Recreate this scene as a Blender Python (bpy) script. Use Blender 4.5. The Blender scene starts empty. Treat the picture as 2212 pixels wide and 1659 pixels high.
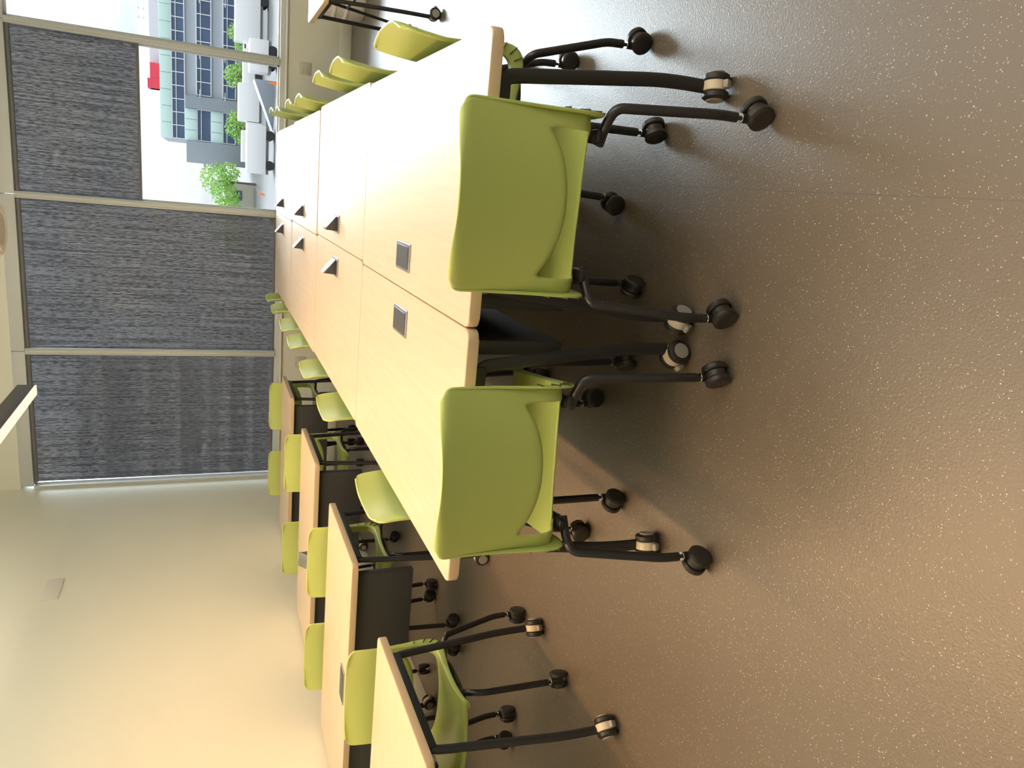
import bpy, bmesh, math, random
from mathutils import Vector, Matrix

# ------------------------------------------------------------------ camera
S = bpy.context.scene
COL = S.collection
F_PX, YAW, PITCH, ROLL, CAM_H = 1589.0, 0.2685, 0.3934, 0.0049, 1.40
fw = Vector((-math.sin(YAW) * math.cos(PITCH), math.cos(YAW) * math.cos(PITCH), -math.sin(PITCH)))
rt = Vector((math.cos(YAW), math.sin(YAW), 0))
dn = fw.cross(rt)
rt2 = rt * math.cos(ROLL) + dn * math.sin(ROLL)
dn2 = -rt * math.sin(ROLL) + dn * math.cos(ROLL)
cam = bpy.data.cameras.new('camera')
cam.sensor_fit = 'HORIZONTAL'; cam.sensor_width = 36.0; cam.lens = F_PX / 2212 * 36.0
cam.clip_start = 0.02; cam.clip_end = 1000
camo = bpy.data.objects.new('camera', cam); COL.objects.link(camo)
# the photograph was taken with the camera turned on its side: world-up points to picture-left
camo.matrix_world = Matrix(((dn2.x, rt2.x, -fw.x, 0), (dn2.y, rt2.y, -fw.y, 0), (dn2.z, rt2.z, -fw.z, CAM_H), (0, 0, 0, 1)))
S.camera = camo

# ------------------------------------------------------------------ exposure, sky, daylight
S.view_settings.view_transform = 'Standard'; S.view_settings.look = 'None'
S.view_settings.exposure = 0.0; S.view_settings.gamma = 1.0
S.view_settings.use_curve_mapping = False
S.cycles.use_denoising = True
S.cycles.max_bounces = 10; S.cycles.diffuse_bounces = 5; S.cycles.glossy_bounces = 4
S.cycles.transparent_max_bounces = 16; S.cycles.transmission_bounces = 6
S.cycles.sample_clamp_indirect = 6.0
S.cycles.caustics_reflective = False; S.cycles.caustics_refractive = False

SKY_STRENGTH = 1.35
SUN_STRENGTH = 7.0
SUN_ELEV, SUN_AZ = 21.0, 13.0      # azimuth measured from +Y towards +X
PENDANT_POWER = 80.0
FILL_UPLIGHT_POWER = 150.0

world = bpy.data.worlds.new('overcast_sky'); S.world = world
world.use_nodes = True
wn, wl = world.node_tree.nodes, world.node_tree.links
wn.clear()
w_out = wn.new('ShaderNodeOutputWorld'); w_bg = wn.new('ShaderNodeBackground')
w_tc = wn.new('ShaderNodeTexCoord'); w_sep = wn.new('ShaderNodeSeparateXYZ')
w_map = wn.new('ShaderNodeMapping'); w_map.inputs['Scale'].default_value = (3.0, 3.0, 9.0)
w_noise = wn.new('ShaderNodeTexNoise'); w_noise.inputs['Scale'].default_value = 1.6; w_noise.inputs['Detail'].default_value = 5
w_r1 = wn.new('ShaderNodeValToRGB')
w_r1.color_ramp.elements[0].position = 0.40; w_r1.color_ramp.elements[0].color = (0.66, 0.76, 0.92, 1)
w_r1.color_ramp.elements[1].position = 0.60; w_r1.color_ramp.elements[1].color = (1.0, 1.0, 1.0, 1)
w_r2 = wn.new('ShaderNodeMapRange'); w_r2.inputs['From Min'].default_value = 0.02; w_r2.inputs['From Max'].default_value = 0.22
w_r2.inputs['To Min'].default_value = 0.78; w_r2.inputs['To Max'].default_value = 1.35
w_mul = wn.new('ShaderNodeMath'); w_mul.operation = 'MULTIPLY'; w_mul.inputs[1].default_value = SKY_STRENGTH
wl.new(w_tc.outputs['Generated'], w_sep.inputs[0]); wl.new(w_tc.outputs['Generated'], w_map.inputs[0])
wl.new(w_map.outputs[0], w_noise.inputs['Vector']); wl.new(w_noise.outputs['Fac'], w_r1.inputs[0])
wl.new(w_sep.outputs['Z'], w_r2.inputs['Value']); wl.new(w_r2.outputs[0], w_mul.inputs[0])
wl.new(w_r1.outputs[0], w_bg.inputs['Color']); wl.new(w_mul.outputs[0], w_bg.inputs['Strength'])
wl.new(w_bg.outputs[0], w_out.inputs[0])

sun = bpy.data.lights.new('veiled_sun', 'SUN'); sun.energy = SUN_STRENGTH; sun.angle = math.radians(30)
sun.color = (0.80, 0.90, 1.0)
suno = bpy.data.objects.new('veiled_sun', sun); COL.objects.link(suno)
_e, _a = math.radians(SUN_ELEV), math.radians(SUN_AZ)
_d = Vector((math.sin(_a) * math.cos(_e), math.cos(_a) * math.cos(_e), math.sin(_e)))
suno.rotation_euler = _d.to_track_quat('Z', 'Y').to_euler()
suno.location = (4, 20, 8)

# ------------------------------------------------------------------ materials
def new_mat(name):
    m = bpy.data.materials.new(name); m.use_nodes = True
    return m, m.node_tree.nodes, m.node_tree.links, m.node_tree.nodes['Principled BSDF']

def plain(name, color, rough=0.5, metal=0.0, spec=0.5, coat=0.0, noise=0.0, nscale=40.0, bump=0.0, bscale=300.0):
    m, n, l, b = new_mat(name)
    b.inputs['Base Color'].default_value = (*color, 1); b.inputs['Roughness'].default_value = rough
    b.inputs['Metallic'].default_value = metal; b.inputs['Specular IOR Level'].default_value = spec
    b.inputs['Coat Weight'].default_value = coat
    tc = n.new('ShaderNodeTexCoord')
    if noise > 0:
        t = n.new('ShaderNodeTexNoise'); t.inputs['Scale'].default_value = nscale; t.inputs['Detail'].default_value = 4
        mx = n.new('ShaderNodeMix'); mx.data_type = 'RGBA'
        mx.inputs[6].default_value = (*[c * (1 - noise) for c in color], 1)
        mx.inputs[7].default_value = (*[min(1, c * (1 + noise)) for c in color], 1)
        l.new(tc.outputs['Object'], t.inputs['Vector']); l.new(t.outputs['Fac'], mx.inputs[0]); l.new(mx.outputs[2], b.inputs['Base Color'])
    if bump > 0:
        t2 = n.new('ShaderNodeTexNoise'); t2.inputs['Scale'].default_value = bscale; t2.inputs['Detail'].default_value = 2
        bp = n.new('ShaderNodeBump'); bp.inputs['Strength'].default_value = bump; bp.inputs['Distance'].default_value = 0.002
        l.new(tc.outputs['Object'], t2.inputs['Vector']); l.new(t2.outputs['Fac'], bp.inputs['Height']); l.new(bp.outputs[0], b.inputs['Normal'])
    return m

def floor_mat():
    m, n, l, b = new_mat('speckled_rubber_floor')
    tc = n.new('ShaderNodeTexCoord')
    def flecks(scale, thr, keep):
        v = n.new('ShaderNodeTexVoronoi'); v.inputs['Scale'].default_value = scale; v.inputs['Randomness'].default_value = 1
        mp = n.new('ShaderNodeMapping'); mp.inputs['Rotation'].default_value = (0, 0, scale); mp.inputs['Scale'].default_value = (1, 1, 1)
        wob = n.new('ShaderNodeTexNoise'); wob.inputs['Scale'].default_value = 260; wob.inputs['Detail'].default_value = 1
        ad = n.new('ShaderNodeVectorMath'); ad.operation = 'MULTIPLY_ADD'; ad.inputs[1].default_value = (.003, .003, 0)
        l.new(tc.outputs['Object'], wob.inputs['Vector']); l.new(wob.outputs['Color'], ad.inputs[0]); l.new(tc.outputs['Object'], ad.inputs[2])
        l.new(ad.outputs[0], mp.inputs[0]); l.new(mp.outputs[0], v.inputs['Vector'])
        sp = n.new('ShaderNodeSeparateColor'); l.new(v.outputs['Color'], sp.inputs[0])
        lt = n.new('ShaderNodeMath'); lt.operation = 'MULTIPLY'; lt.inputs[1].default_value = thr     # random size
        l.new(sp.outputs[1], lt.inputs[0])
        c1 = n.new('ShaderNodeMath'); c1.operation = 'LESS_THAN'; l.new(v.outputs['Distance'], c1.inputs[0]); l.new(lt.outputs[0], c1.inputs[1])
        c2 = n.new('ShaderNodeMath'); c2.operation = 'LESS_THAN'; c2.inputs[1].default_value = keep; l.new(sp.outputs[0], c2.inputs[0])
        mu = n.new('ShaderNodeMath'); mu.operation = 'MULTIPLY'; l.new(c1.outputs[0], mu.inputs[0]); l.new(c2.outputs[0], mu.inputs[1])
        return mu
    a = flecks(270, 0.38, 0.17); c = flecks(110, 0.13, 0.08)
    mxf = n.new('ShaderNodeMath'); mxf.operation = 'MAXIMUM'; l.new(a.outputs[0], mxf.inputs[0]); l.new(c.outputs[0], mxf.inputs[1])
    t = n.new('ShaderNodeTexNoise'); t.inputs['Scale'].default_value = 1.3; t.inputs['Detail'].default_value = 6
    base = n.new('ShaderNodeMix'); base.data_type = 'RGBA'
    base.inputs[6].default_value = (.108, .086, .062, 1); base.inputs[7].default_value = (.136, .109, .079, 1)
    l.new(tc.outputs['Object'], t.inputs['Vector']); l.new(t.outputs['Fac'], base.inputs[0])
    # seam of the sheet flooring along the room
    sx = n.new('ShaderNodeSeparateXYZ'); l.new(tc.outputs['Object'], sx.inputs[0])
    sm = n.new('ShaderNodeMath'); sm.operation = 'ADD'; sm.inputs[1].default_value = -0.085; l.new(sx.outputs['X'], sm.inputs[0])
    sa = n.new('ShaderNodeMath'); sa.operation = 'ABSOLUTE'; l.new(sm.outputs[0], sa.inputs[0])
    sl = n.new('ShaderNodeMath'); sl.operation = 'LESS_THAN'; sl.inputs[1].default_value = 0.0012; l.new(sa.outputs[0], sl.inputs[0])
    m1 = n.new('ShaderNodeMix'); m1.data_type = 'RGBA'; m1.inputs[7].default_value = (.08, .078, .075, 1)
    l.new(sl.outputs[0], m1.inputs[0]); l.new(base.outputs[2], m1.inputs[6])
    m2 = n.new('ShaderNodeMix'); m2.data_type = 'RGBA'; m2.inputs[7].default_value = (.60, .55, .46, 1)
    l.new(mxf.outputs[0], m2.inputs[0]); l.new(m1.outputs[2], m2.inputs[6]); l.new(m2.outputs[2], b.inputs['Base Color'])
    b.inputs['Roughness'].default_value = 0.42; b.inputs['Specular IOR Level'].default_value = 1.0
    bn = n.new('ShaderNodeTexNoise'); bn.inputs['Scale'].default_value = 150; bn.inputs['Detail'].default_value = 3
    bp = n.new('ShaderNodeBump'); bp.inputs['Strength'].default_value = .32; bp.inputs['Distance'].default_value = .003
    l.new(tc.outputs['Object'], bn.inputs['Vector']); l.new(bn.outputs['Fac'], bp.inputs['Height']); l.new(bp.outputs[0], b.inputs['Normal'])
    return m

def laminate_mat():
    m, n, l, b = new_mat('pale_maple_laminate')
    tc = n.new('ShaderNodeTexCoord'); mp = n.new('ShaderNodeMapping'); mp.inputs['Scale'].default_value = (3, 40, 40)
    t = n.new('ShaderNodeTexNoise'); t.inputs['Scale'].default_value = 1.2; t.inputs['Detail'].default_value = 5; t.inputs['Roughness'].default_value = .6
    r = n.new('ShaderNodeValToRGB')
    r.color_ramp.elements[0].position = .3; r.color_ramp.elements[0].color = (.60, .490, .360, 1)
    r.color_ramp.elements[1].position = .7; r.color_ramp.elements[1].color = (.66, .545, .405, 1)
    l.new(tc.outputs['Object'], mp.inputs[0]); l.new(mp.outputs[0], t.inputs['Vector']); l.new(t.outputs['Fac'], r.inputs[0]); l.new(r.outputs[0], b.inputs['Base Color'])
    b.inputs['Roughness'].default_value = .38; b.inputs['Specular IOR Level'].default_value = .45
    return m

def shade_mat():
    m, n, l, b = new_mat('charcoal_screen_fabric')
    tc = n.new('ShaderNodeTexCoord'); mp = n.new('ShaderNodeMapping'); mp.inputs['Scale'].default_value = (130, 130, 16)
    t = n.new('ShaderNodeTexNoise'); t.inputs['Scale'].default_value = 1.0; t.inputs['Detail'].default_value = 3; t.inputs['Roughness'].default_value = .6
    mp2 = n.new('ShaderNodeMapping'); mp2.inputs['Scale'].default_value = (60, 60, 1.2)
    t2 = n.new('ShaderNodeTexNoise'); t2.inputs['Scale'].default_value = 1.0; t2.inputs['Detail'].default_value = 2
    l.new(tc.outputs['Object'], mp.inputs[0]); l.new(mp.outputs[0], t.inputs['Vector'])
    l.new(tc.outputs['Object'], mp2.inputs[0]); l.new(mp2.outputs[0], t2.inputs['Vector'])
    av = n.new('ShaderNodeMath'); av.operation = 'MULTIPLY_ADD'; av.inputs[1].default_value = .35; l.new(t2.outputs['Fac'], av.inputs[0]); 
    ms = n.new('ShaderNodeMath'); ms.operation = 'MULTIPLY'; ms.inputs[1].default_value = .65; l.new(t.outputs['Fac'], ms.inputs[0]); l.new(ms.outputs[0], av.inputs[2])
    r = n.new('ShaderNodeMapRange'); r.inputs['From Min'].default_value = .41; r.inputs['From Max'].default_value = .60
    r.inputs['To Min'].default_value = .08; r.inputs['To Max'].default_value = .34
    l.new(av.outputs[0], r.inputs['Value'])
    cr = n.new('ShaderNodeValToRGB')
    cr.color_ramp.elements[0].position = .42; cr.color_ramp.elements[0].color = (.075, .095, .145, 1)
    cr.color_ramp.elements[1].position = .60; cr.color_ramp.elements[1].color = (.25, .285, .37, 1)
    l.new(av.outputs[0], cr.inputs[0]); l.new(cr.outputs[0], b.inputs['Base Color'])
    tr = n.new('ShaderNodeBsdfTransparent'); mx = n.new('ShaderNodeMixShader')
    b.inputs['Base Color'].default_value = (.095, .115, .160, 1); b.inputs['Roughness'].default_value = .8
    out = n['Material Output']
    l.new(r.outputs[0], mx.inputs[0]); l.new(b.outputs[0], mx.inputs[1]); l.new(tr.outputs[0], mx.inputs[2]); l.new(mx.outputs[0], out.inputs['Surface'])
    return m

def glass_mat(name, tint=(.96, .98, .97), refl=.05):
    m, n, l, b = new_mat(name); n.remove(b)
    tr = n.new('ShaderNodeBsdfTransparent'); tr.inputs[0].default_value = (*tint, 1)
    gl = n.new('ShaderNodeBsdfGlossy'); gl.inputs['Roughness'].default_value = .02
    lw = n.new('ShaderNodeLayerWeight'); lw.inputs[0].default_value = .25
    mr = n.new('ShaderNodeMath'); mr.operation = 'MULTIPLY'; mr.inputs[1].default_value = refl * 5
    mx = n.new('ShaderNodeMixShader')
    l.new(lw.outputs['Fresnel'], mr.inputs[0]); l.new(mr.outputs[0], mx.inputs[0]); l.new(tr.outputs[0], mx.inputs[1]); l.new(gl.outputs[0], mx.inputs[2])
    l.new(mx.outputs[0], n['Material Output'].inputs['Surface'])
    return m

def emit_mat(name, color, strength):
    m, n, l, b = new_mat(name)
    b.inputs['Base Color'].default_value = (*color, 1)
    b.inputs['Emission Color'].default_value = (*color, 1); b.inputs['Emission Strength'].default_value = strength
    return m

M = {}
M['floor'] = floor_mat()
M['lam'] = laminate_mat()
M['edge'] = plain('maple_edge_band', (.60, .47, .32), .4, noise=.05, nscale=30)
M['green'] = plain('avocado_green_plastic', (.46, .565, .17), .34, spec=.5, bump=.03, bscale=900)
M['groove'] = plain('dark_green_slot', (.05, .07, .02), .7)
M['tube'] = plain('black_powder_coated_tube', (.014, .014, .017), .30, spec=.55)
M['blackmet'] = plain('matt_black_metal', (.020, .021, .024), .50, spec=.45, bump=.05, bscale=700)
M['panel'] = plain('charcoal_sheet_metal', (.040, .042, .046), .48, spec=.4, bump=.04, bscale=600)
M['wheel'] = plain('black_caster_plastic', (.020, .018, .017), .42, spec=.5)
M['hub'] = plain('grey_caster_hub', (.32, .31, .29), .5)
M['cream'] = plain('cream_caster_hood', (.66, .58, .44), .45)
M['steel'] = plain('bright_steel', (.60, .60, .60), .25, metal=1)
M['modgrey'] = plain('dark_grey_module_plastic', (.055, .060, .070), .42)
M['modframe'] = plain('silver_module_trim', (.26, .27, .29), .35, metal=.4)
M['modlid'] = plain('glossy_grey_module_lid', (.25, .255, .26), .20, spec=.7, metal=.5)
M['modface'] = plain('silver_socket_face', (.20, .205, .21), .3, metal=.3)
M['wallcream'] = plain('cream_wall_paint', (.80, .82, .72), .62, spec=.3, noise=.02, nscale=3, bump=.02, bscale=500)
M['wallwin'] = plain('sage_cream_wall_paint', (.74, .755, .67), .65, spec=.3, noise=.02, nscale=3)
M['ceil'] = plain('white_ceiling_paint', (.82, .81, .77), .8)
M['frame'] = plain('warm_grey_aluminium_frame', (.60, .64, .635), .42, spec=.45, noise=.02, nscale=4)
M['sill'] = plain('pale_window_sill', (.74, .73, .67), .35)
M['shade'] = shade_mat()
M['bar'] = plain('dark_grey_shade_bar', (.16, .16, .165), .5)
M['glass'] = glass_mat('window_glass')
M['white'] = plain('white_plastic', (.75, .74, .71), .45)
M['outlet'] = plain('ivory_outlet_plate', (.55, .55, .46), .4)
M['outface'] = plain('ivory_outlet_face', (.62, .62, .54), .4)
M['slot'] = plain('dark_slot', (.03, .03, .03), .6)
M['housing'] = plain('graphite_lamp_housing', (.05, .048, .046), .5)
M['diffuser'] = emit_mat('warm_lamp_diffuser', (1.0, .70, .52), 1.25)
M['mesh_grey'] = plain('grey_speaker_grille', (.52, .52, .50), .6, noise=.25, nscale=400)

# ------------------------------------------------------------------ mesh helpers
class MB:
    def __init__(self): self.bm = bmesh.new()
    def box(self, c, s, rot=None, bevel=0.0, seg=2):
        r = bmesh.ops.create_cube(self.bm, size=1.0)
        vs = r['verts']
        mat = Matrix.Translation(Vector(c)) @ (rot.to_4x4() if rot else Matrix.Identity(4)) @ Matrix.Diagonal((*s, 1))
        bmesh.ops.transform(self.bm, matrix=mat, verts=vs)
        if bevel > 0:
            es = list({e for v in vs for e in v.link_edges})
            bmesh.ops.bevel(self.bm, geom=es, offset=bevel, segments=seg, profile=.5, affect='EDGES', clamp_overlap=True)
        return self
    def prism(self, poly, z0, z1, bevel=0.0, seg=2, mat=None):
        """poly in xy, extruded along z"""
        mat = mat or Matrix.Identity(4)
        a = [self.bm.verts.new(mat @ Vector((x, y, z0))) for x, y in poly]
        b = [self.bm.verts.new(mat @ Vector((x, y, z1))) for x, y in poly]
        n = len(poly)
        fs = [self.bm.faces.new(a[::-1]), self.bm.faces.new(b)]
        for i in range(n): fs.append(self.bm.faces.new((a[i], a[(i + 1) % n], b[(i + 1) % n], b[i])))
        if bevel > 0:
            es = list(fs[0].edges) + list(fs[1].edges)
            bmesh.ops.bevel(self.bm, geom=es, offset=bevel, segments=seg, profile=.5, affect='EDGES', clamp_overlap=True)
        return self
    def tube(self, pts, r, seg=12, fillet=0.0, sx=1.0, side=None, r_end=None):
        pts = [Vector(p) for p in pts]
        P = [pts[0]]
        for i in range(1, len(pts) - 1):
            a, b, c = pts[i - 1], pts[i], pts[i + 1]
            f = min(fillet, (a - b).length * .49, (c - b).length * .49)
            if f > 1e-4:
                p0 = b + (a - b).normalized() * f; p1 = b + (c - b).normalized() * f
                for k in range(7):
                    t = k / 6; P.append(p0 * (1 - t) ** 2 + b * 2 * t * (1 - t) + p1 * t * t)
            else: P.append(b)
        P.append(pts[-1])
        n = len(P)
        T = [(P[min(i + 1, n - 1)] - P[max(i - 1, 0)]).normalized() for i in range(n)]
        if side is not None: u = Vector(side)
        else: u = Vector((1, 0, 0)) if abs(T[0].x) < .9 else Vector((0, 1, 0))
        rings = []
        for i in range(n):
            u = (u - T[i] * u.dot(T[i])).normalized(); v = T[i].cross(u)
            rr = r if r_end is None else r + (r_end - r) * i / (n - 1)
            rings.append([self.bm.verts.new(P[i] + u * math.cos(2 * math.pi * k / seg) * rr * sx + v * math.sin(2 * math.pi * k / seg) * rr) for k in range(seg)])
        for i in range(n - 1):
            for k in range(seg):
                self.bm.faces.new((rings[i][k], rings[i][(k + 1) % seg], rings[i + 1][(k + 1) % seg], rings[i + 1][k]))
        self.bm.faces.new(rings[0][::-1]); self.bm.faces.new(rings[-1])
        return self
    def lathe(self, prof, seg=24, mat=None, loop=False):
        """prof: (radius, z) list; axis z, ends closed"""
        mat = mat or Matrix.Identity(4)
        rings = []
        for r, z in prof:
            if r < 1e-6: rings.append([self.bm.verts.new(mat @ Vector((0, 0, z)))])
            else: rings.append([self.bm.verts.new(mat @ Vector((r * math.cos(2 * math.pi * k / seg), r * math.sin(2 * math.pi * k / seg), z))) for k in range(seg)])
        for a, b in zip(rings[:-1], rings[1:]):
            if len(a) == 1 and len(b) == 1: continue
            for k in range(seg):
                k2 = (k + 1) % seg
                if len(a) == 1: self.bm.faces.new((a[0], b[k2], b[k]))
                elif len(b) == 1: self.bm.faces.new((a[k], a[k2], b[0]))
                else: self.bm.faces.new((a[k], a[k2], b[k2], b[k]))
        if len(rings[0]) > 1 and not loop: self.bm.faces.new(rings[0][::-1])
        if len(rings[-1]) > 1 and not loop: self.bm.faces.new(rings[-1])
        return self
    def build(self, name, mat, parent=None, loc=(0, 0, 0), rz=0.0, smooth=True, angle=35):
        bmesh.ops.recalc_face_normals(self.bm, faces=self.bm.faces)
        me = bpy.data.meshes.new(name); self.bm.to_mesh(me); self.bm.free()
        me.materials.append(mat)
        if smooth:
            for p in me.polygons: p.use_smooth = True
            me.set_sharp_from_angle(angle=math.radians(angle))
        o = bpy.data.objects.new(name, me); COL.objects.link(o)
        o.location = loc; o.rotation_euler = (0, 0, rz)
        if parent: o.parent = parent
        return o

def thing(name, label, cat, loc=(0, 0, 0), rz=0.0, group=None):
    o = bpy.data.objects.new(name, None); COL.objects.link(o)
    o.empty_display_size = .1
    o.location = loc; o.rotation_euler = (0, 0, rz)
    tag(o, label, cat, group)
    return o
def tag(o, label, cat, group=None):
    o['label'] = label; o['category'] = cat
    if group: o['group'] = group
    return o
def struct(o):
    o['kind'] = 'structure'; return o
def copy_tree(o, parent=None):
    c = o.copy(); COL.objects.link(c)
    c.parent = parent
    for ch in list(o.children): copy_tree(ch, c)
    return c
def rounded_rect(w, h, r, n=5):
    out = []
    for cx, cy, a0 in ((w / 2 - r, h / 2 - r, 0), (-w / 2 + r, h / 2 - r, 90), (-w / 2 + r, -h / 2 + r, 180), (w / 2 - r, -h / 2 + r, 270)):
        for k in range(n + 1):
            a = math.radians(a0 + 90 * k / n); out.append((cx + r * math.cos(a), cy + r * math.sin(a)))
    return out
RZ = lambda a: Matrix.Rotation(a, 3, 'Z')
RX = lambda a: Matrix.Rotation(a, 3, 'X')
RY = lambda a: Matrix.Rotation(a, 3, 'Y')

# ------------------------------------------------------------------ room shell
XL, XR, YB, D, ZC = -3.40, 4.30, -3.6, 8.35, 3.75
struct(MB().box(((XL + XR) / 2, (YB + D) / 2, -.06), (XR - XL + .4, D - YB + .4, .12)).build('floor', M['floor'], smooth=False))
struct(MB().box(((XL + XR) / 2, (YB + D) / 2, ZC + .06), (XR - XL + .4, D - YB + .4, .12)).build('ceiling', M['ceil'], smooth=False))
struct(MB().box((XL - .08, (YB + D) / 2, ZC / 2), (.16, D - YB + .4, ZC)).build('wall_left', M['wallcream'], smooth=False))
struct(MB().box((XR + .08, (YB + D) / 2, ZC / 2), (.16, D - YB + .4, ZC)).build('wall_right', M['wallcream'], smooth=False))
struct(MB().box(((XL + XR) / 2, YB - .08, ZC / 2), (XR - XL, .16, ZC)).build('wall_back', M['wallcream'], smooth=False))
ZS, ZT = .70, 3.06
XB = [-3.375, -1.940, -.425, 1.097, 2.62]
w = MB()
w.box(((XL + XR) / 2, D + .09, .315), (XR - XL, .18, .63))
w.box(((XB[4] + .03 + XR) / 2, D + .09, 1.87), (XR - XB[4] - .03, .18, 2.48))
struct(w.build('wall_front', M['wallwin'], smooth=False))
struct(MB().box(((XL + XR) / 2, D + .09, (3.175 + ZC) / 2), (XR - XL, .18, ZC - 3.175)).build('wall_front_upper', M['wallcream'], smooth=False))
# sill, base rail, header
struct(MB().box(((XL + XB[4]) / 2, D + .055, .638), (XB[4] - XL, .16, .018), bevel=.004).build('trim_1', M['sill']))
b = MB()
b.box(((XL + XB[4]) / 2, D + .045, .673), (XB[4] - XL + .05, .07, .055), bevel=.004)
struct(b.build('trim_2', M['frame']))
h = MB()
for i in range(4):
    h.box(((XB[i] + XB[i + 1]) / 2, D + .045, 3.118), (XB[i + 1] - XB[i] - .004, .09, .114), bevel=.003)
struct(h.build('trim_3', M['frame']))
# left jamb
struct(MB().box((XL + .012, D + .05, 1.88), (.03, .10, 2.36), bevel=.003).build('trim_4', M['frame']))
# mullions are one continuous framing
mu = MB()
for x in XB[1:]:
    mu.box((x, D + .05, 1.88), (.062, .10, 2.36), bevel=.004)
    mu.box((x + .004, D - .004, 1.88), (.030, .02, 2.36), bevel=.004)
struct(mu.build('trim_5', M['frame']))
for i in range(4):
    x0, x1 = XB[i] + .031, XB[i + 1] - .031
    if i == 0: x0 = XL + .027
    fr = MB()
    t = .018
    zb = .70
    for cx, cz, sx, sz in (((x0 + x1) / 2, zb + t / 2, x1 - x0, t), ((x0 + x1) / 2, ZT - t / 2, x1 - x0, t), (x0 + t / 2, (zb + ZT) / 2, t, ZT - zb), (x1 - t / 2, (zb + ZT) / 2, t, ZT - zb)):
        fr.box((cx, D + .075, cz), (sx, .03, sz), bevel=.002)
    wo = struct(fr.build('window_%d' % (4 - i), M['frame']))
    g = MB().box(((x0 + x1) / 2, D + .075, (zb + ZT) / 2), (x1 - x0 - .03, .008, ZT - zb - .03)).build('window_pane', M['glass'], wo, smooth=False)
# baseboards
bb = MB().box(((XL + XR) / 2, D - .006, .054), (XR - XL, .012, .108), bevel=.003)
struct(bb.build('baseboard_front', M['wallwin']))
struct(MB().box((XL + .006, (YB + D) / 2, .054), (.012, D - YB - .03, .108), bevel=.003).build('baseboard_left', M['wallwin']))

# roller shades
def roller_shade(x0, x1, zb, label):
    o = thing('roller_shade', label, 'window shade', ((x0 + x1) / 2, D + .028, zb), 0, 'roller shades on the window wall')
    wdt = x1 - x0
    MB().box((0, 0, (ZT - zb) / 2 - .004), (wdt, .0016, ZT - zb - .012)).build('shade_fabric', M['shade'], o, smooth=False)
    MB().box((0, 0, .010), (wdt, .016, .026), bevel=.004).build('bottom_bar', M['bar'], o)
    MB().tube([(-wdt / 2, 0, ZT - zb - .022), (wdt / 2, 0, ZT - zb - .022)], .02, 16).build('roller_tube', M['bar'], o)
    return o
roller_shade(XB[0] + .045, XB[1] - .034, .712, 'charcoal mesh roller shade lowered fully beside the cream left wall')
roller_shade(XB[1] + .036, XB[2] - .034, .712, 'charcoal mesh roller shade lowered fully, middle of the three shades')
roller_shade(XB[2] + .036, XB[3] - .034, 1.985, 'charcoal mesh roller shade lowered only halfway above the view of the street')

# wall outlets
def outlet(x, z, label):
    o = thing('wall_outlet', label, 'outlet', (x, D - .004, z), 0, 'outlets under the window')
    MB().box((0, 0, 0), (.12, .008, .12), bevel=.003).build('cover_plate', M['outlet'], o)
    for sx in (-.029, .029):
        f = MB().box((sx, -.005, 0), (.036, .006, .070), bevel=.002).build('receptacle', M['outface'], o)
        for sz in (-.018, .018):
            for ox, oz, sw, sh_ in ((-.006, 0, .0025, .009), (.006, 0, .0025, .009), (0, -.009, .005, .004)):
                MB().box((sx + ox, -.0085, sz + oz), (sw, .001, sh_)).build('socket_slot', M['slot'], f, smooth=False)
outlet(1.065, .455, 'ivory double outlet on the window wall below the open pane, beside the green chairs')
outlet(-2.025, .42, 'ivory double outlet on the window wall behind the far end of the left tables')

# vent plate high on left wall
o = tag(MB().box((XL + .004, 6.2, 2.55), (.008, .32, .12), bevel=.002).build('wall_plate', M['white']), 'small pale blank plate high on the cream left wall', 'wall plate')

# ------------------------------------------------------------------ pendant lamp
PX, PZ = -1.55, 2.45
pl = thing('linear_pendant_lamp', 'long graphite linear pendant lamp with a glowing warm underside, ending near the window', 'lamp', (PX, 0, PZ))
Y0, Y1 = .55, 5.55
MB().box((0, (Y0 + Y1) / 2, .06), (.07, Y1 - Y0, .10), bevel=.003).build('housing', M['housing'], pl)
MB().box((0, (Y0 + Y1) / 2, .004), (.066, Y1 - Y0 - .006, .010), bevel=.002).build('diffuser', M['diffuser'], pl)
for y in (.9, 3.0, 5.1):
    MB().tube([(0, y, .11), (0, y, ZC - PZ)], .0015, 6).build('suspension_cable', M['steel'], pl)
def lamp_light(name, parent, z, energy, color, up):
    la = bpy.data.lights.new(name, 'AREA'); la.shape = 'RECTANGLE'; la.size = .06; la.size_y = Y1 - Y0 - .02
    la.energy = energy; la.color = color
    lo = bpy.data.objects.new(name, la); COL.objects.link(lo); lo.parent = parent; lo.location = (0, (Y0 + Y1) / 2, z)
    if up: lo.rotation_euler = (0, math.pi, 0)
lamp_light('pendant_glow', pl, -.004, PENDANT_POWER, (1.0, .53, .20), False)
lamp_light('pendant_fill_uplight', pl, .125, FILL_UPLIGHT_POWER, (1.0, .92, .78), True)  # upward light added to the pendant for ambient fill
# copy of the pendant added over the right aisle, out of view, for room fill
pr = copy_tree(pl); pr.location.x = 2.45; pr.location.y = -1.8
pr['label'] = 'added fill light shaped as a pendant lamp over the right aisle, out of view'
for ch in list(pr.children):
    if ch.type == 'LIGHT':
        ch.data = ch.data.copy()
        if 'glow' in ch.name: ch.data.energy = 14
        else: ch.data.energy = 185; ch.data.color = (1.0, .96, .88)

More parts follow.
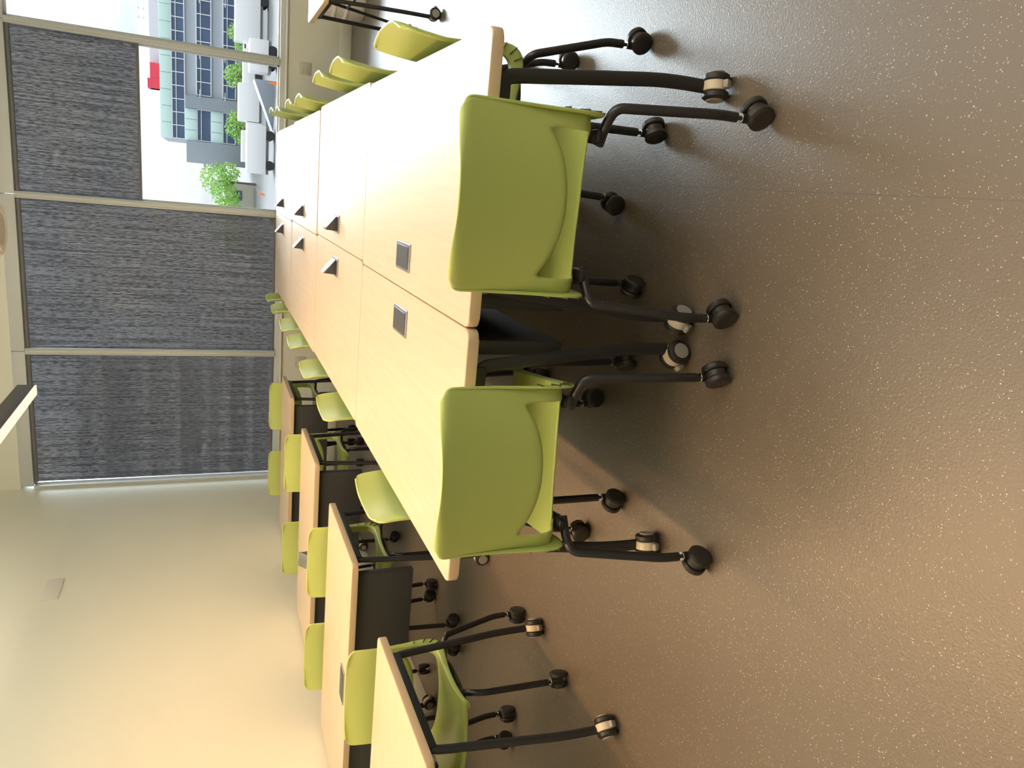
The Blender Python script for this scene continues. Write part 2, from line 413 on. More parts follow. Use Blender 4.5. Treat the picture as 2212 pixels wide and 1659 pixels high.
# hanging round speaker at the top edge
sp = thing('pendant_speaker', 'round white pendant speaker hanging in front of the window header', 'speaker', (-.53, 5.83, 2.66))
MB().lathe([(.0, -.012), (.168, -.012), (.180, .0), (.178, .03), (.150, .10), (.07, .15), (0, .155)], 40).build('speaker_body', M['white'], sp)
MB().lathe([(.115, -.020), (.138, -.020), (.142, -.012), (.111, -.012), (.115, -.020)], 40, loop=True).build('trim_ring', M['white'], sp)
MB().lathe([(0, -.018), (.105, -.015), (.105, -.011), (0, -.011)], 40).build('grille', M['mesh_grey'], sp)
MB().tube([(0, 0, .15), (0, 0, ZC - 2.66)], .004, 8).build('suspension_rod', M['white'], sp)

# ------------------------------------------------------------------ casters (chair and table)
def wheel_mesh(r, wdt):
    pr = [(0, -wdt / 2 + .003), (r * .70, -wdt / 2), (r * .86, -wdt / 2 + .002), (r, -wdt / 2 + .006), (r, wdt / 2 - .004), (r * .9, wdt / 2), (0, wdt / 2)]
    return MB().lathe(pr, 28, RX(0).to_4x4() @ RY(math.pi / 2).to_4x4())
def make_chair_caster(parent, x, y, ang):
    """swivel stem at x,y; wheels trail along ang"""
    c = MB()
    r = .0365
    # hood: half drum between the wheels, plus stem
    poly = [(.0, .0)] + [(r * .80 * math.cos(math.radians(a)), r * .80 * math.sin(math.radians(a))) for a in range(-20, 215, 12)]
    c.prism(poly, -.010, .010, .002, 1, Matrix.Translation((0, -.020, r)) @ Matrix(((0, 0, 1, 0), (1, 0, 0, 0), (0, 1, 0, 0), (0, 0, 0, 1))))
    c.lathe([(0, .045), (.0125, .045), (.0125, .078), (.006, .079), (.006, .10), (0, .10)], 14)
    h = c.build('caster', M['wheel'], parent, (x, y, 0), ang)
    for sx in (-1, 1):
        m = wheel_mesh(r, .022)
        if sx > 0: bmesh.ops.transform(m.bm, matrix=Matrix.Rotation(math.pi, 4, 'Z'), verts=m.bm.verts)
        m.build('wheel', M['wheel'], h, (sx * .0215, -.020, r))
    MB().lathe([(.0128, .0795), (.0134, .080), (.0134, .0815), (.0128, .082)], 14).build('stem_ring', M['steel'], h)
    return h

def make_table_caster(parent, x, y, ang, lever=True):
    r = .038
    c = MB()
    poly = [(r * .93 * math.cos(math.radians(a)), r * .93 * math.sin(math.radians(a))) for a in range(-35, 216, 12)]
    c.prism(poly, -.0135, .0135, .002, 1, Matrix.Translation((0, -.018, r + .002)) @ Matrix(((0, 0, 1, 0), (1, 0, 0, 0), (0, 1, 0, 0), (0, 0, 0, 1))))
    h = c.build('caster', M['cream'], parent, (x, y, 0), ang); h['label'] = 'cream caster hood between black wheels'
    for sx in (-1, 1):
        m = wheel_mesh(r, .022)
        if sx > 0: bmesh.ops.transform(m.bm, matrix=Matrix.Rotation(math.pi, 4, 'Z'), verts=m.bm.verts)
        wv = m.build('wheel', M['wheel'], h, (sx * .0255, -.018, r))
        MB().lathe([(0, .0), (.024, .0), (.024, .004), (.0, .0045)], 24, Matrix.Translation((sx * .0365, -.018, r)) @ RY(sx * math.pi / 2).to_4x4()).build('hub_cap', M['hub'], h)
    if lever:
        MB().box((0, -.060, .030), (.024, .016, .026), RX(.5), bevel=.005).build('brake_lever', M['hub'], h)
    MB().lathe([(.008, .05), (.008, .085), (.0, .085), (0, .05)], 12).build('stem', M['wheel'], h)
    return h

# ------------------------------------------------------------------ chair
def lerp_table(tab, s):
    """Catmull-Rom through rows of numbers"""
    n = len(tab); i = min(int(s), n - 2); t = s - i
    g = lambda k: tab[max(0, min(n - 1, k))]
    p0, p1, p2, p3 = g(i - 1), g(i), g(i + 1), g(i + 2)
    return [.5 * (2 * b + (c - a) * t + (2 * a - 5 * b + 4 * c - d) * t * t + (-a + 3 * b - 3 * c + d) * t ** 3) for a, b, c, d in zip(p0, p1, p2, p3)]
#        y      z     halfw  planfwd  sidelift flange
SHELL = [(.262, .432, .205, -.020, .000, .010),
         (.250, .456, .222, -.010, .004, .016),
         (.160, .466, .231, .000, .012, .020),
         (.030, .460, .233, .000, .016, .022),
         (-.085, .452, .234, .000, .018, .034),
         (-.140, .458, .236, .010, .016, .046),
         (-.178, .485, .237, .024, .010, .049),
         (-.193, .530, .237, .034, .004, .042),
         (-.198, .592, .236, .038, .000, .029),
         (-.206, .688, .236, .042, .000, .016),
         (-.218, .782, .235, .044, -.004, .009),
         (-.228, .842, .234, .044, -.008, .006)]
S_LOW, S_TOP = 4.15, 11.0
HOLE_T = .80
def shell_mesh():
    bm = bmesh.new()
    ts = [-1, -.97, -.92, -.86]
    k = 24
    inner = [-HOLE_T + 2 * HOLE_T * i / k for i in range(k + 1)]
    extra = []
    inner = sorted(set([round(v, 5) for v in inner] + [-HOLE_T + .012, -HOLE_T + .03, HOLE_T - .012, HOLE_T - .03]))
    ts = ts + inner + [.86, .92, .97, 1]
    rt_ = .055
    def hole(t):
        a = min(abs(t), HOLE_T)
        lo = S_LOW + .55 * (a / HOLE_T) ** 3
        hi = 7.12 + .95 * (a / HOLE_T) ** 2.2
        d = HOLE_T - a
        if d < rt_ and abs(t) <= HOLE_T:
            q = 1 - math.sqrt(max(0, 1 - ((rt_ - d) / rt_) ** 2)); lo += .22 * q * 1.5; hi -= .28 * q
        elif abs(t) > HOLE_T:
            lo += .33; hi -= .28
        return lo, hi
    n1, n2, n3 = 13, 8, 13
    def point(t, s, fl=0.0):
        y, z, hw, pf, sl, f = lerp_table(SHELL, s)
        # rounded upper corners
        top = S_TOP - s; R = .60
        if top < R: hw -= .034 * (1 - math.sqrt(max(0, 1 - ((R - top) / R) ** 2)))
        # rounded front corners
        if s < .6: hw -= .03 * ((.6 - s) / .6) ** 2
        e = .002
        ya, za = lerp_table(SHELL, max(0, s - e))[:2]; yb, zb = lerp_table(SHELL, min(S_TOP, s + e))[:2]
        tn = Vector((0, yb - ya, zb - za)).normalized(); nrm = Vector((0, tn.z, -tn.y))   # points down / backwards... sign below
        nrm = Vector((0, -tn.z, tn.y)) if nrm.z > 0 or nrm.y > 0.5 else nrm
        p = Vector((t * hw, y + pf * t * t, z + sl * t * t))
        if fl: 
            out = Vector((0, 0, -1)) if s < 4 else None
            # outward-underside direction: down for the seat, backwards for the back
            aang = max(0, min(1, (s - 4.0) / 4.0)) * math.pi / 2
            dirn = Vector((0, -math.sin(aang), -math.cos(aang)))
            p += dirn * f * fl + Vector((math.copysign(.004 * fl, t), 0, 0))
        return p
    cols = []
    for idx, (t, fl) in enumerate([(-1, 1.0), (-1, .5)] + [(t, 0) for t in ts] + [(1, .5), (1, 1.0)]):
        lo, hi = hole(t)
        ss = [lo * i / n1 for i in range(n1 + 1)] + [lo + (hi - lo) * i / n2 for i in range(1, n2 + 1)] + [hi + (S_TOP - hi) * (1 - (1 - i / n3) ** 1.7) for i in range(1, n3 + 1)]
        cols.append((t, fl, [bm.verts.new(point(t, s, fl)) for s in ss]))
    nr = len(cols[0][2])
    for a, b in zip(cols[:-1], cols[1:]):
        for r in range(nr - 1):
            if a[1] == 0 and b[1] == 0 and abs(a[0] + b[0]) / 2 < HOLE_T and n1 <= r < n1 + n2: continue
            bm.faces.new((a[2][r], b[2][r], b[2][r + 1], a[2][r + 1]))
    # drop nothing else; orient so that normals look up / forward
    bmesh.ops.recalc_face_normals(bm, faces=bm.faces)
    bm.faces.ensure_lookup_table()
    ref = max(bm.faces, key=lambda f: -abs(f.calc_center_median().x) - abs(f.calc_center_median().y - .05))
    if ref.normal.z < 0: bmesh.ops.reverse_faces(bm, faces=bm.faces)
    return bm

def make_chair():
    root = thing('wheeled_chair', '', 'chair')
    m = MB(); m.bm.free(); m.bm = shell_mesh()
    me = bpy.data.meshes.new('seat_shell'); m.bm.to_mesh(me); m.bm.free()
    me.materials.append(M['green'])
    for p in me.polygons: p.use_smooth = True
    sh = bpy.data.objects.new('seat_shell', me); COL.objects.link(sh); sh.parent = root
    md = sh.modifiers.new('thickness', 'SOLIDIFY'); md.thickness = .009; md.offset = -1
    md = sh.modifiers.new('smooth', 'SUBSURF'); md.levels = 1; md.render_levels = 1
    # flex slots cut across the side flange at the bend
    for sx in (-1, 1):
        for s in (5.3, 6.0, 6.7, 7.5):
            y, z, hw, pf, sl, f = lerp_table(SHELL, s)
            aang = max(0, min(1, (s - 4.0) / 4.0)) * math.pi / 2
            dv = Vector((0, -math.sin(aang), -math.cos(aang)))
            c = Vector((sx * (hw + .004), y + pf, z + sl)) + dv * f * .62
            MB().box(c, (.0045, .0018, f * .72), RX(-aang), 0).build('flex_slot', M['groove'], sh, smooth=False)
    # frame under the seat
    fr = MB()
    for sx in (-1, 1):
        fr.tube([(sx * .172, -.135, .430), (sx * .185, -.05, .422), (sx * .19, .10, .428), (sx * .175, .20, .432)], .0115, 10, .03)
        fr.box((sx * .185, -.125, .437), (.036, .05, .020), bevel=.006)
        fr.box((sx * .185, .15, .440), (.04, .06, .016), bevel=.005)
    fr.tube([(-.188, .02, .428), (.188, .02, .428)], .010, 10)
    fr.tube([(-.188, .13, .428), (.188, .13, .428)], .010, 10)
    fr.build('seat_frame', M['tube'], root)
    for sx in (-1, 1):
        MB().tube([(sx * .165, -.120, .424), (sx * .222, -.150, .424), (sx * .258, -.172, .412), (sx * .272, -.250, .150), (sx * .272, -.252, .094)], .0135, 14, .04).build('leg', M['tube'], root)
        MB().tube([(sx * .175, .12, .426), (sx * .236, .215, .428), (sx * .242, .238, .38), (sx * .248, .252, .094)], .0135, 14, .03).build('leg', M['tube'], root)
    casters = []
    for (x, y, a) in ((.272, -.252, .5), (-.272, -.252, .9), (.248, .252, .6), (-.248, .252, -.5)):
        casters.append(make_chair_caster(root, x, y, a))
    return root

CHAIR = make_chair()
used = [False]
rnd = random.Random(4)
def chair(x, y, rz, label, group, cast=None):
    c = CHAIR if not used[0] else copy_tree(CHAIR)
    used[0] = True
    c.location = (x, y, 0); c.rotation_euler = (0, 0, rz); c['label'] = label; c['group'] = group
    k = 0
    for ch in c.children:
        if ch.name.split('.')[0] == 'caster':
            ch.rotation_euler = (0, 0, (cast[k] if cast else rnd.uniform(-.6, .6) + rnd.choice((0, math.pi)))); k += 1
    return c

# ------------------------------------------------------------------ table
TL, TW, TH, TT = 1.530, .772, .737, .032
def make_table(panel=True):
    root = thing('folding_wheeled_table', '', 'table')
    MB().prism(rounded_rect(TL - .004, TW - .004, .026, 6), TH - TT + .001, TH, .0015, 1).build('table_top', M['lam'], root)
    MB().prism(rounded_rect(TL, TW, .028, 6), TH - TT, TH - .0012, .003, 2).build('edge_band', M['edge'], root)
    for sx in (-1, 1):
        x = sx * (TL / 2 - .036)
        MB().box((x, 0, TH - TT - .019), (.036, TW - .215, .038), bevel=.006).build('end_rail', M['blackmet'], root)
        for sy in (-1, 1):
            yt, yb = sy * (TW / 2 - .115), sy * (TW / 2 - .050)
            lg = MB()
            lg.tube([(x, yt - sy * .05, TH - TT - .020), (x, yt + sy * .004, TH - TT - .024), (x, yt + sy * .012, TH - TT - .07), (x, yb - sy * .003, .225), (x, yb + sy * .001, .14), (x, yb + sy * .001, .070)], .0125, 16, .045, sx=1.55, side=(0, 1, 0))
            lg.build('leg', M['blackmet'], root)
            make_table_caster(root, x, yb, 0, True)
    if panel:
        yf = -TW / 2 + .045
        L2 = TL - .17
        pn = MB()
        pn.box((0, yf, .555), (L2, .003, .29), bevel=.001)
        pn.box((0, yf + .020, .412), (L2, .040, .003), bevel=.001)
        for sx in (-1, 1): pn.box((sx * L2 / 2, yf + .020, .555), (.003, .040, .29), bevel=.001)
        pn.build('modesty_panel', M['panel'], root)
        bk = MB()
        for sx in (-1, 1): bk.box((sx * .5, yf + .05, TH - TT - .012), (.05, .10, .024), bevel=.003)
        bk.build('panel_bracket', M['blackmet'], root)
    # long rail under the top
    MB().box((0, .0, TH - TT - .016), (TL - .14, .05, .03), bevel=.004).build('stretcher_rail', M['blackmet'], root)
    return root

def power_module(parent, opened, side=-1):
    y = -TW / 2 + .115
    m = MB()
    m.prism(rounded_rect(.196, .100, .006, 3), TH - .004, TH + .005, .002, 1, Matrix.Translation((0, y, 0)))
    f = m.build('power_module', M['modframe'], parent)
    if not opened:
        MB().prism(rounded_rect(.166, .080, .003, 2), TH + .003, TH + .0075, .001, 1, Matrix.Translation((0, y, 0))).build('module_lid', M['modgrey'], f)
    else:
        MB().prism(rounded_rect(.166, .080, .003, 2), TH + .001, TH + .006, .001, 1, Matrix.Translation((0, y, 0))).build('module_well', M['modgrey'], f)
        # flipped-up block: a ridge with its socket face towards the sitter (+y) and its glossy lid towards the seam
        T_ = Matrix.Translation((0, y, TH + .005)) @ Matrix(((0, 0, 1, 0), (1, 0, 0, 0), (0, 1, 0, 0), (0, 0, 0, 1)))
        bo = MB().prism([(-.038, 0), (.038, 0), (.038, .004), (side * .030 + .004, .058), (side * .030 - .004, .058)], -.050, .050, .001, 1, T_).build('socket_block', M['modgrey'], f)
        def plate(p0, p1, off, half, th, nm, mt, par):
            a, c = Vector((0, *p0)), Vector((0, *p1)); dr = (c - a).normalized(); nr = Vector((0, dr.z, -dr.y)) * off
            mid = (a + c) / 2 + nr + Vector((0, y, TH + .005)); ang = math.atan2(dr.z, dr.y)
            return MB().box(mid, (half * 2, (c - a).length, th), RX(ang), bevel=.0008).build(nm, mt, par)
        if side < 0:      # slope towards the sitter carries the sockets
            plate((-.026, .058), (.038, .005), -.0015, .046, .003, 'socket_face', M['modface'], bo)
            for sx in (-.024, .024):
                plate((-.004, .040), (.014, .025), -.0035, .008, .001, 'socket', M['slot'], bo).location.x = sx
        else:             # slope towards the seam is the plain lid
            plate((-.042, .003), (.034, .064), -.001, .054, .005, 'module_lid', M['modlid'], f)
    return f

protoA = make_table(True)          # closed power module
tabs = []
def place_table(x, y, rz, label, group, opened, first=[True]):
    t = protoA if first[0] else copy_tree(protoA)
    first[0] = False
    t.location = (x, y, 0); t.rotation_euler = (0, 0, rz); t['label'] = label; t['group'] = group
    tabs.append((t, opened))
    return t
G1, G2 = 'maple tables in the long double row', 'maple tables along the left wall'
h90 = math.pi / 2
NTH = ['nearest the camera', 'second from the camera', 'third from the camera', 'farthest, by the window']
RT_ = [(.026, 2.647), (.038, 4.182), (.024, 5.756), (.014, 7.320)]
LT_ = [(-.750, 2.637), (-.738, 4.172), (-.752, 5.710), (-.762, 7.280)]
for i, (x, y) in enumerate(RT_):
    place_table(x, y, -h90, 'maple table in the right half of the long double row, ' + NTH[i], G1, i > 0)
for i, (x, y) in enumerate(LT_):
    place_table(x, y, h90, 'maple table in the left half of the long double row, ' + NTH[i], G1, i > 0)
WT_ = [(-2.605, 2.314), (-2.60, 3.690), (-2.605, 5.090), (-2.61, 6.660)]
NW = ['nearest the camera, cut by the frame', 'with a closed power module and black front panel', 'with a black socket block popped up', 'farthest, under the window shade']
for i, (x, y) in enumerate(WT_):
    place_table(x, y, 0, 'maple table against the left wall, ' + NW[i], G2, {0: None, 2: True}.get(i, False))
tr_ = place_table(1.795, 5.36, math.pi, 'table corner with black legs at the right edge, by the open window', 'table beside the right aisle', None)
# the right aisle table shows no modesty panel
for ch in list(tr_.children) + list(tabs[8][0].children):
    if ch.name.split('.')[0] in ('modesty_panel', 'panel_bracket'): bpy.data.objects.remove(ch)
MB().tube([(.705, .115, .690), (.705, -.235, .11)], .010, 8).build('brace', M['blackmet'], tr_)
MB().tube([(.705, .335, .54), (.705, .03, .54)], .010, 8).build('cross_bar', M['blackmet'], tr_)
for k, (t, op) in enumerate(tabs):
    if op is not None: power_module(t, op, -1 if k < 4 else 1)
for t, op in tabs:
    for ch in t.children:
        if ch.name.split('.')[0] == 'caster': ch.rotation_euler = (0, 0, rnd.uniform(-.05, .05) - math.copysign(math.pi / 2, ch.location.x))
def aim_caster(t, wx, wy, ang):
    c = min((c for c in t.children if c.name.split('.')[0] == 'caster'), key=lambda c: ((t.matrix_basis @ c.location) - Vector((wx, wy, 0))).length)
    c.rotation_euler = (0, 0, ang - t.rotation_euler.z)
aim_caster(tabs[0][0], .37, 1.9, .12); aim_caster(tabs[0][0], -.3, 1.9, -.5)
aim_caster(tabs[4][0], -.4, 1.9, -1.0); aim_caster(tabs[4][0], -1.1, 1.9, .25)
aim_caster(tabs[8][0], -1.87, 2.65, .5); aim_caster(tabs[8][0], -1.87, 1.97, .9)

# ------------------------------------------------------------------ chairs in place
GA = 'green chairs around the long double row'
GB = 'green chairs behind the left wall tables'
chair(-.006, 1.966, -.012, 'grey-green wheeled chair at the near end of the right table row', GA, (.95, 1.0, .6, -.4))
chair(-.748, 1.925, .10, 'bright green wheeled chair at the near end of the left table row', GA, (.6, -.6, .5, -.6))
ry = [2.655, 3.725, 4.365, 5.29, 5.97, 6.88, 7.55]
rx = [.285, .31, .32, .28, .30, .31, .35]
rl = ['nearest the camera', 'second from the camera', 'third from the camera',
      'fourth from the camera', 'fifth from the camera', 'sixth from the camera', 'farthest from the camera']
for x, y, s in zip(rx, ry, rl):
    chair(x, y, h90 + rnd.uniform(-.05, .05), 'green chair on the right side of the long table row, ' + s, GA)
ly = [2.62, 3.81, 4.65, 5.47, 6.10, 7.00, 7.65]
ll = ['nearest the camera', 'second from the camera', 'third from the camera', 'fourth from the camera', 'fifth from the camera', 'sixth from the camera', 'farthest from the camera']
for y, s in zip(ly, ll):
    chair(-.985 if y < 6.8 else -1.005, y, -h90 + rnd.uniform(-.04, .04), 'pale green chair on the left side of the long table row, ' + s, GA)
wl_ = [(-2.190, 2.590, 'at the nearest left wall table, aisle side'), (-2.87, 2.57, 'at the nearest left wall table, cut off by the frame'),
       (-2.255, 3.935, 'at the second left wall table, aisle side'), (-2.895, 3.925, 'at the second left wall table, wall side'),
       (-2.165, 5.40, 'at the third left wall table, aisle side'), (-2.925, 5.44, 'at the third left wall table, wall side'),
       (-2.17, 6.94, 'at the farthest left wall table, aisle side'), (-2.86, 6.92, 'at the farthest left wall table, wall side')]
for x, y, s in wl_:
    chair(x, y, math.pi + rnd.uniform(-.04, .04), 'green chair facing the camera ' + s, GB)

# white plastic tub behind the right aisle table
tb = thing('storage_tub', 'white ribbed plastic tub on the floor behind the right aisle table', 'tub', (1.66, 7.75, 0), .15)
t = MB()
wall = [(.0, .0), (.16, .0), (.175, .02), (.195, .40), (.215, .41), (.215, .425), (.19, .425), (.165, .03), (0, .02)]
t.lathe(wall, 32)
t.build('tub_body', M['white'], tb)
MB().lathe([(.186, .16), (.196, .165), (.196, .185), (.187, .19)], 32).build('rib', M['white'], tb)
MB().lathe([(.190, .27), (.200, .275), (.200, .295), (.191, .30)], 32).build('rib', M['white'], tb)

# ------------------------------------------------------------------ outside the window
GZ = -4.4
M['asphalt'] = plain('pale_concrete_yard', (.20, .195, .185), .8, noise=.15, nscale=.2)
M['mint'] = plain('mint_facade_panel', (.62, .80, .74), .35, noise=.05, nscale=.5)
M['greyp'] = plain('grey_facade_panel', (.42, .45, .50), .6, noise=.04, nscale=.5)
M['pinkp'] = plain('pale_mauve_penthouse', (.72, .68, .70), .6)
M['dglass'] = plain('dark_window_glass', (.07, .115, .20), .12, noise=.5, nscale=.25)
M['wframe'] = plain('white_window_framing', (.80, .80, .82), .5)
M['slate'] = plain('slate_grey_cladding', (.30, .335, .37), .55)
M['red'] = plain('red_roof_tarp', (.85, .06, .10), .5)
M['leaf'] = plain('spring_green_leaves', (.36, .62, .13), .6, noise=.35, nscale=1.5)
M['bark'] = plain('grey_brown_bark', (.14, .11, .09), .8)
M['vanw'] = plain('white_vehicle_paint', (.82, .81, .80), .3)
M['vang'] = plain('grey_vehicle_trim', (.28, .28, .29), .5)
M['tyre'] = plain('tyre_rubber', (.03, .03, .03), .8)
M['beige'] = plain('beige_concrete_wall', (.58, .52, .45), .8)
M['orange'] = plain('orange_cone_plastic', (.95, .22, .05), .5)
struct(MB().box((0, 140, GZ - .1), (700, 250, .2)).build('ground_outside', M['asphalt'], smooth=False))

FY = 110.0
bd = thing('office_building', 'three storey mint and grey office building across the yard', 'building', (20, FY, GZ))
def bbox(mb, x0, x1, z0, z1, y0=0, y1=.3, bevel=0): mb.box(((x0 + x1) / 2 - 20, (y0 + y1) / 2, (z0 + z1) / 2 - GZ), (x1 - x0, y1 - y0, z1 - z0), bevel=bevel)
q = MB(); bbox(q, 3.1, 42, GZ, 6.6, .3, 18); q.build('wall_core', M['greyp'], bd, smooth=False)
q = MB()
x = 3.1
while x < 42:
    bbox(q, x, x + 1.96, 5.42, 6.75, -.05, .3, .02); x += 2.0
q.build('parapet_panels', M['mint'], bd)
q = MB()
for z0, z1 in ((2.48, 3.8), (-.70, .66), (-3.9, -2.3)):
    x = 3.1
    while x < 7.2: 
        if z0 > -3: bbox(q, x, x + 1.3, z0, z1, -.05, .3, .02)
        x += 1.34
q.build('corner_panels', M['mint'], bd)
for x0, x1, z0, z1, nm in ((3.2, 42, 3.85, 5.36, 3), (8.85, 42, .70, 2.44, 2), (3.2, 7.05, .70, 2.40, 0), (8.85, 42, -2.28, -.74, 2), (3.2, 7.05, -2.28, -.74, 0)):
    q = MB(); bbox(q, x0, x1, z0, z1, .18, .32); g = q.build('window_band', M['dglass'], bd, smooth=False)
    q = MB()
    bbox(q, x0 - .05, x1, z0 - .06, z0 + .06, -.02, .32); bbox(q, x0 - .05, x1, z1 - .06, z1 + .06, -.02, .32)
    bbox(q, x0, x1, z1 - .55, z1 - .47, .05, .32)
    x = x0
    while x <= x1:
        bbox(q, x - .05, x + .05, z0, z1, .0, .32); x += 1.62 if nm else (x1 - x0)
    q.build('window_frame', M['wframe'], g, smooth=False)
q = MB(); bbox(q, 7.1, 8.6, GZ, 3.8, -.6, .3); q.build('stair_fin', M['slate'], bd, smooth=False)
q = MB(); bbox(q, 12.2, 42, 6.75, 8.0, 3, 12); q.build('penthouse', M['pinkp'], bd, smooth=False)
q = MB()
for x in (17.5, 18.6, 19.7): bbox(q, x, x + .07, 8.0, 9.3, 3.5, 3.57)
bbox(q, 17.5, 19.77, 9.2, 9.28, 3.5, 3.57); bbox(q, 17.5, 19.77, 8.6, 8.66, 3.5, 3.57)
q.build('roof_railing', M['wframe'], bd, smooth=False)
q = MB(); bbox(q, 9.0, 12.1, 6.75, 7.9, 1, 3); bbox(q, 9.0, 10.2, 6.75, 8.2, .9, 3); q.build('red_roof_cover', M['red'], bd, smooth=False)
for x in (8.9, 13.5, 20.):
    q = MB(); 
    for z in (2.0, -1.0): bbox(q, x - .05, x + .05, z, z + .1, -1.6, 0); bbox(q, x - .5, x + .5, z, z + .08, -1.7, -1.55)
    q.build('outrigger', M['wframe'], bd, smooth=False)

tw = thing('stair_tower', 'slate grey windowless block at the left end of the mint office building', 'building', (1.7, FY - .5, GZ))
MB().box((0, 4, 4.05), (2.75, 8, 8.1), bevel=.03).build('block', M['slate'], tw)
MB().box((-1.6, 4, 5.9), (.5, 6, .3)).box((-1.5, 4, 4.4), (.35, 6, 2.2)).build('side_ledge', M['greyp'], tw, smooth=False)

# neighbour on the left, glimpsed only through the lowered shades
nb = thing('banded_building', 'long pale building with white floor bands seen dimly through the lowered shades', 'building', (-16, 42, GZ))
MB().box((-7, 6, 6.0), (26, 12, 12)).build('facade', M['greyp'], nb, smooth=False)
for zz, h_ in ((11.0, .5), (8.8, .4), (7.35, .45), (5.85, .35), (4.85, .5), (3.6, .4), (2.4, .4)):
    MB().box((-7, -.2, zz), (26.3, .5, h_)).build('floor_band', M['wframe'], nb, smooth=False)
for zz in (10.0, 6.6, 4.2):
    for k in range(9): MB().box((-18 + k * 2.8, -.02, zz), (2.2, .1, 1.1)).build('window', M['dglass'], nb, smooth=False)

low = thing('low_beige_building', 'low beige concrete building behind the yard beside the leafy tree', 'building', (-6.2, 104, GZ))
MB().box((0, 4, 1.7), (9, 8, 3.4), bevel=.05).build('walls', M['beige'], low)
for k in range(4): MB().box((-3 + 2 * k, -.03, 2.0), (1.2, .1, 1.0)).build('window', M['dglass'], low, smooth=False)
MB().box((0, 4, 3.5), (9.4, 8.4, .2)).build('roof_slab', M['wframe'], low)

def tree(x, y, h, blobs, label, seed):
    r_ = random.Random(seed)
    o = thing('leafy_tree', label, 'tree', (x, y, GZ), 0, 'trees in front of the office building')
    tk = MB(); tk.tube([(0, 0, 0), (.05, 0, h * .35), (0, .05, h * .75)], .16, 8, r_end=.05)
    for k in range(5):
        a = k * 1.26; tk.tube([(0, 0, h * .35), (math.cos(a) * .6, math.sin(a) * .6, h * .6)], .06, 6, r_end=.02)
    tk.build('trunk', M['bark'], o)
    lf = bmesh.new()
    for (bx, by, bz, br, cnt) in blobs:
        for k in range(cnt):
            v = Vector((r_.gauss(0, 1), r_.gauss(0, 1), r_.gauss(0, 1))).normalized() * br * r_.uniform(.25, 1) ** .5
            c = Vector((bx, by, bz)) + v
            nx = Vector((r_.gauss(0, 1), r_.gauss(0, 1), r_.gauss(0, 1))).normalized(); ny = nx.orthogonal().normalized(); s = r_.uniform(.10, .22)
            vs = [lf.verts.new(c + nx * s), lf.verts.new(c + ny * s * .6), lf.verts.new(c - nx * s), lf.verts.new(c - ny * s * .6)]
            lf.faces.new(vs)
    m = MB(); m.bm.free(); m.bm = lf
    m.build('foliage', M['leaf'], o, smooth=False)
    return o
tree(11.0, 103, 3.9, [(0, 0, 2.3, 1.5, 420), (.5, 0, 1.7, 1.2, 300), (-1.0, 0, 1.4, .9, 200)], 'green leafy tree before the facade, beside the window mullion', 1)
tree(5.0, 103, 3.9, [(0, 0, 2.4, 1.3, 360), (1.2, 0, 2.0, 1.2, 300), (-.9, 0, 1.5, 1.1, 260)], 'green leafy tree before the grey stair tower corner of the facade', 2)
tree(-1.6, 100, 7.0, [(.2, 0, 4.6, 2.0, 700), (-1.5, 0, 3.6, 1.8, 500), (1.0, 0, 3.2, 1.4, 400), (-2.6, 0, 3.0, 1.3, 300)], 'tallest bright green tree, standing left of the grey tower', 3)
tree(15.6, 100, 3.6, [(0, 0, 2.2, 1.2, 300), (-1.2, 0, 1.6, 1.1, 260)], 'green leafy tree before the facade in the rightmost pane', 4)
tree(-6.4, 96, 5.2, [(0, 0, 3.4, 1.6, 420), (-1.6, 0, 2.7, 1.4, 300)], 'yellow green bushy tree in front of the low beige building', 5)

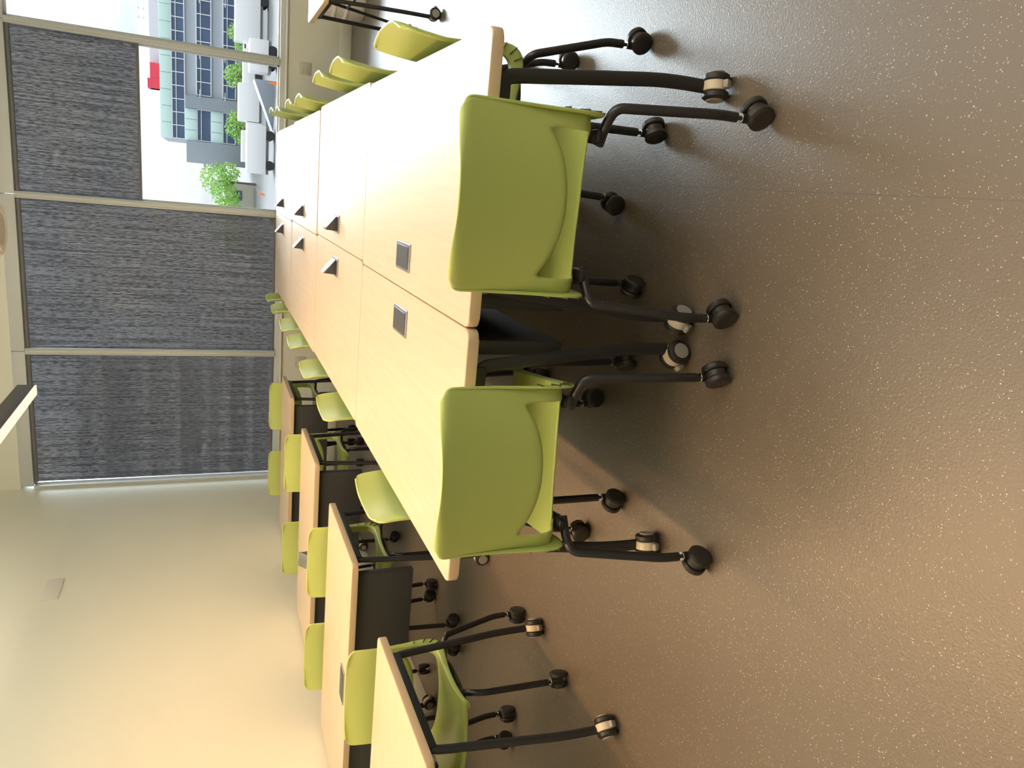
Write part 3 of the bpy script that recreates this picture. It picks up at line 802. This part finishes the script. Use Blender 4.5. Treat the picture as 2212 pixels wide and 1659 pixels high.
def box_truck(x, y, L, h, rz, label, cab=True):
    o = thing('box_truck', label, 'truck', (x, y, GZ), rz, 'white vehicles in the yard')
    MB().box((0, 0, .75 + (h - .75) / 2), (L, 2.3, h - .75), bevel=.06).build('cargo_box', M['vanw'], o)
    MB().box((0, 0, .62), (L, 1.6, .22)).build('chassis', M['vang'], o, smooth=False)
    if cab:
        c = MB().prism([(0, .45), (1.5, .45), (1.5, 1.2), (1.0, 1.95), (0, 1.95)], -1.05, 1.05, .05, 2, Matrix.Translation((L / 2 + .05, 0, 0)) @ RX(math.pi / 2).to_4x4()).build('cab', M['vanw'], o)
        MB().prism([(.55, 1.25), (1.43, 1.25), (.97, 1.9), (.55, 1.9)], -1.07, 1.07, 0, 1, Matrix.Translation((L / 2 + .05, 0, 0)) @ RX(math.pi / 2).to_4x4()).build('cab_window', M['dglass'], c, smooth=False)
    for px in (-L / 2 + .8, L / 2 + (.8 if cab else -.8)):
        for s in (-1, 1):
            MB().lathe([(0, -.12), (.40, -.12), (.42, -.08), (.42, .08), (.40, .12), (0, .12)], 20, Matrix.Translation((px, s * .95, .42)) @ RX(math.pi / 2).to_4x4()).build('wheel', M['tyre'], o)
    return o
box_truck(6.6, 84, 3.6, 2.75, math.pi, 'white box truck parked in the yard, middle of the window view')
box_truck(14.6, 84, 4.6, 3.1, math.pi, 'large white box truck behind the rightmost pane')
box_truck(1.9, 74, 4.2, 2.4, math.pi, 'white trailer nearest the window sill, left part of the view', False)
box_truck(9.6, 72.5, 2.6, 2.3, math.pi, 'small white trailer low behind the mullion', False)
box_truck(2.6, 92, 3.4, 2.1, 0, 'white box truck partly behind the trees, left of the view', False)
box_truck(10.6, 92, 3.0, 2.0, 0, 'white van in front of the facade beside the mullion')
rp = thing('loading_ramp', 'grey wedge shaped loading ramp in the yard', 'ramp', (5.9, 76.5, GZ))
MB().prism([(-2.2, 0), (2.2, 0), (2.2, 1.7)], -1.2, 1.2, 0, 1, RX(math.pi / 2).to_4x4()).build('ramp_body', M['slate'], rp, smooth=False)
for k, (x, y, lab) in enumerate(((7.6, 72, 'orange traffic cone at the foot of the grey ramp'), (-2.3, 86, 'orange traffic cone beside the low beige building'))):
    c = thing('traffic_cone', lab, 'cone', (x, y, GZ), 0, 'traffic cones in the yard')
    MB().lathe([(.20, .03), (.16, .05), (.04, .72), (0, .72)], 16).build('cone_body', M['orange'], c)
    MB().box((0, 0, .015), (.42, .42, .03), bevel=.005).build('cone_base', M['orange'], c)
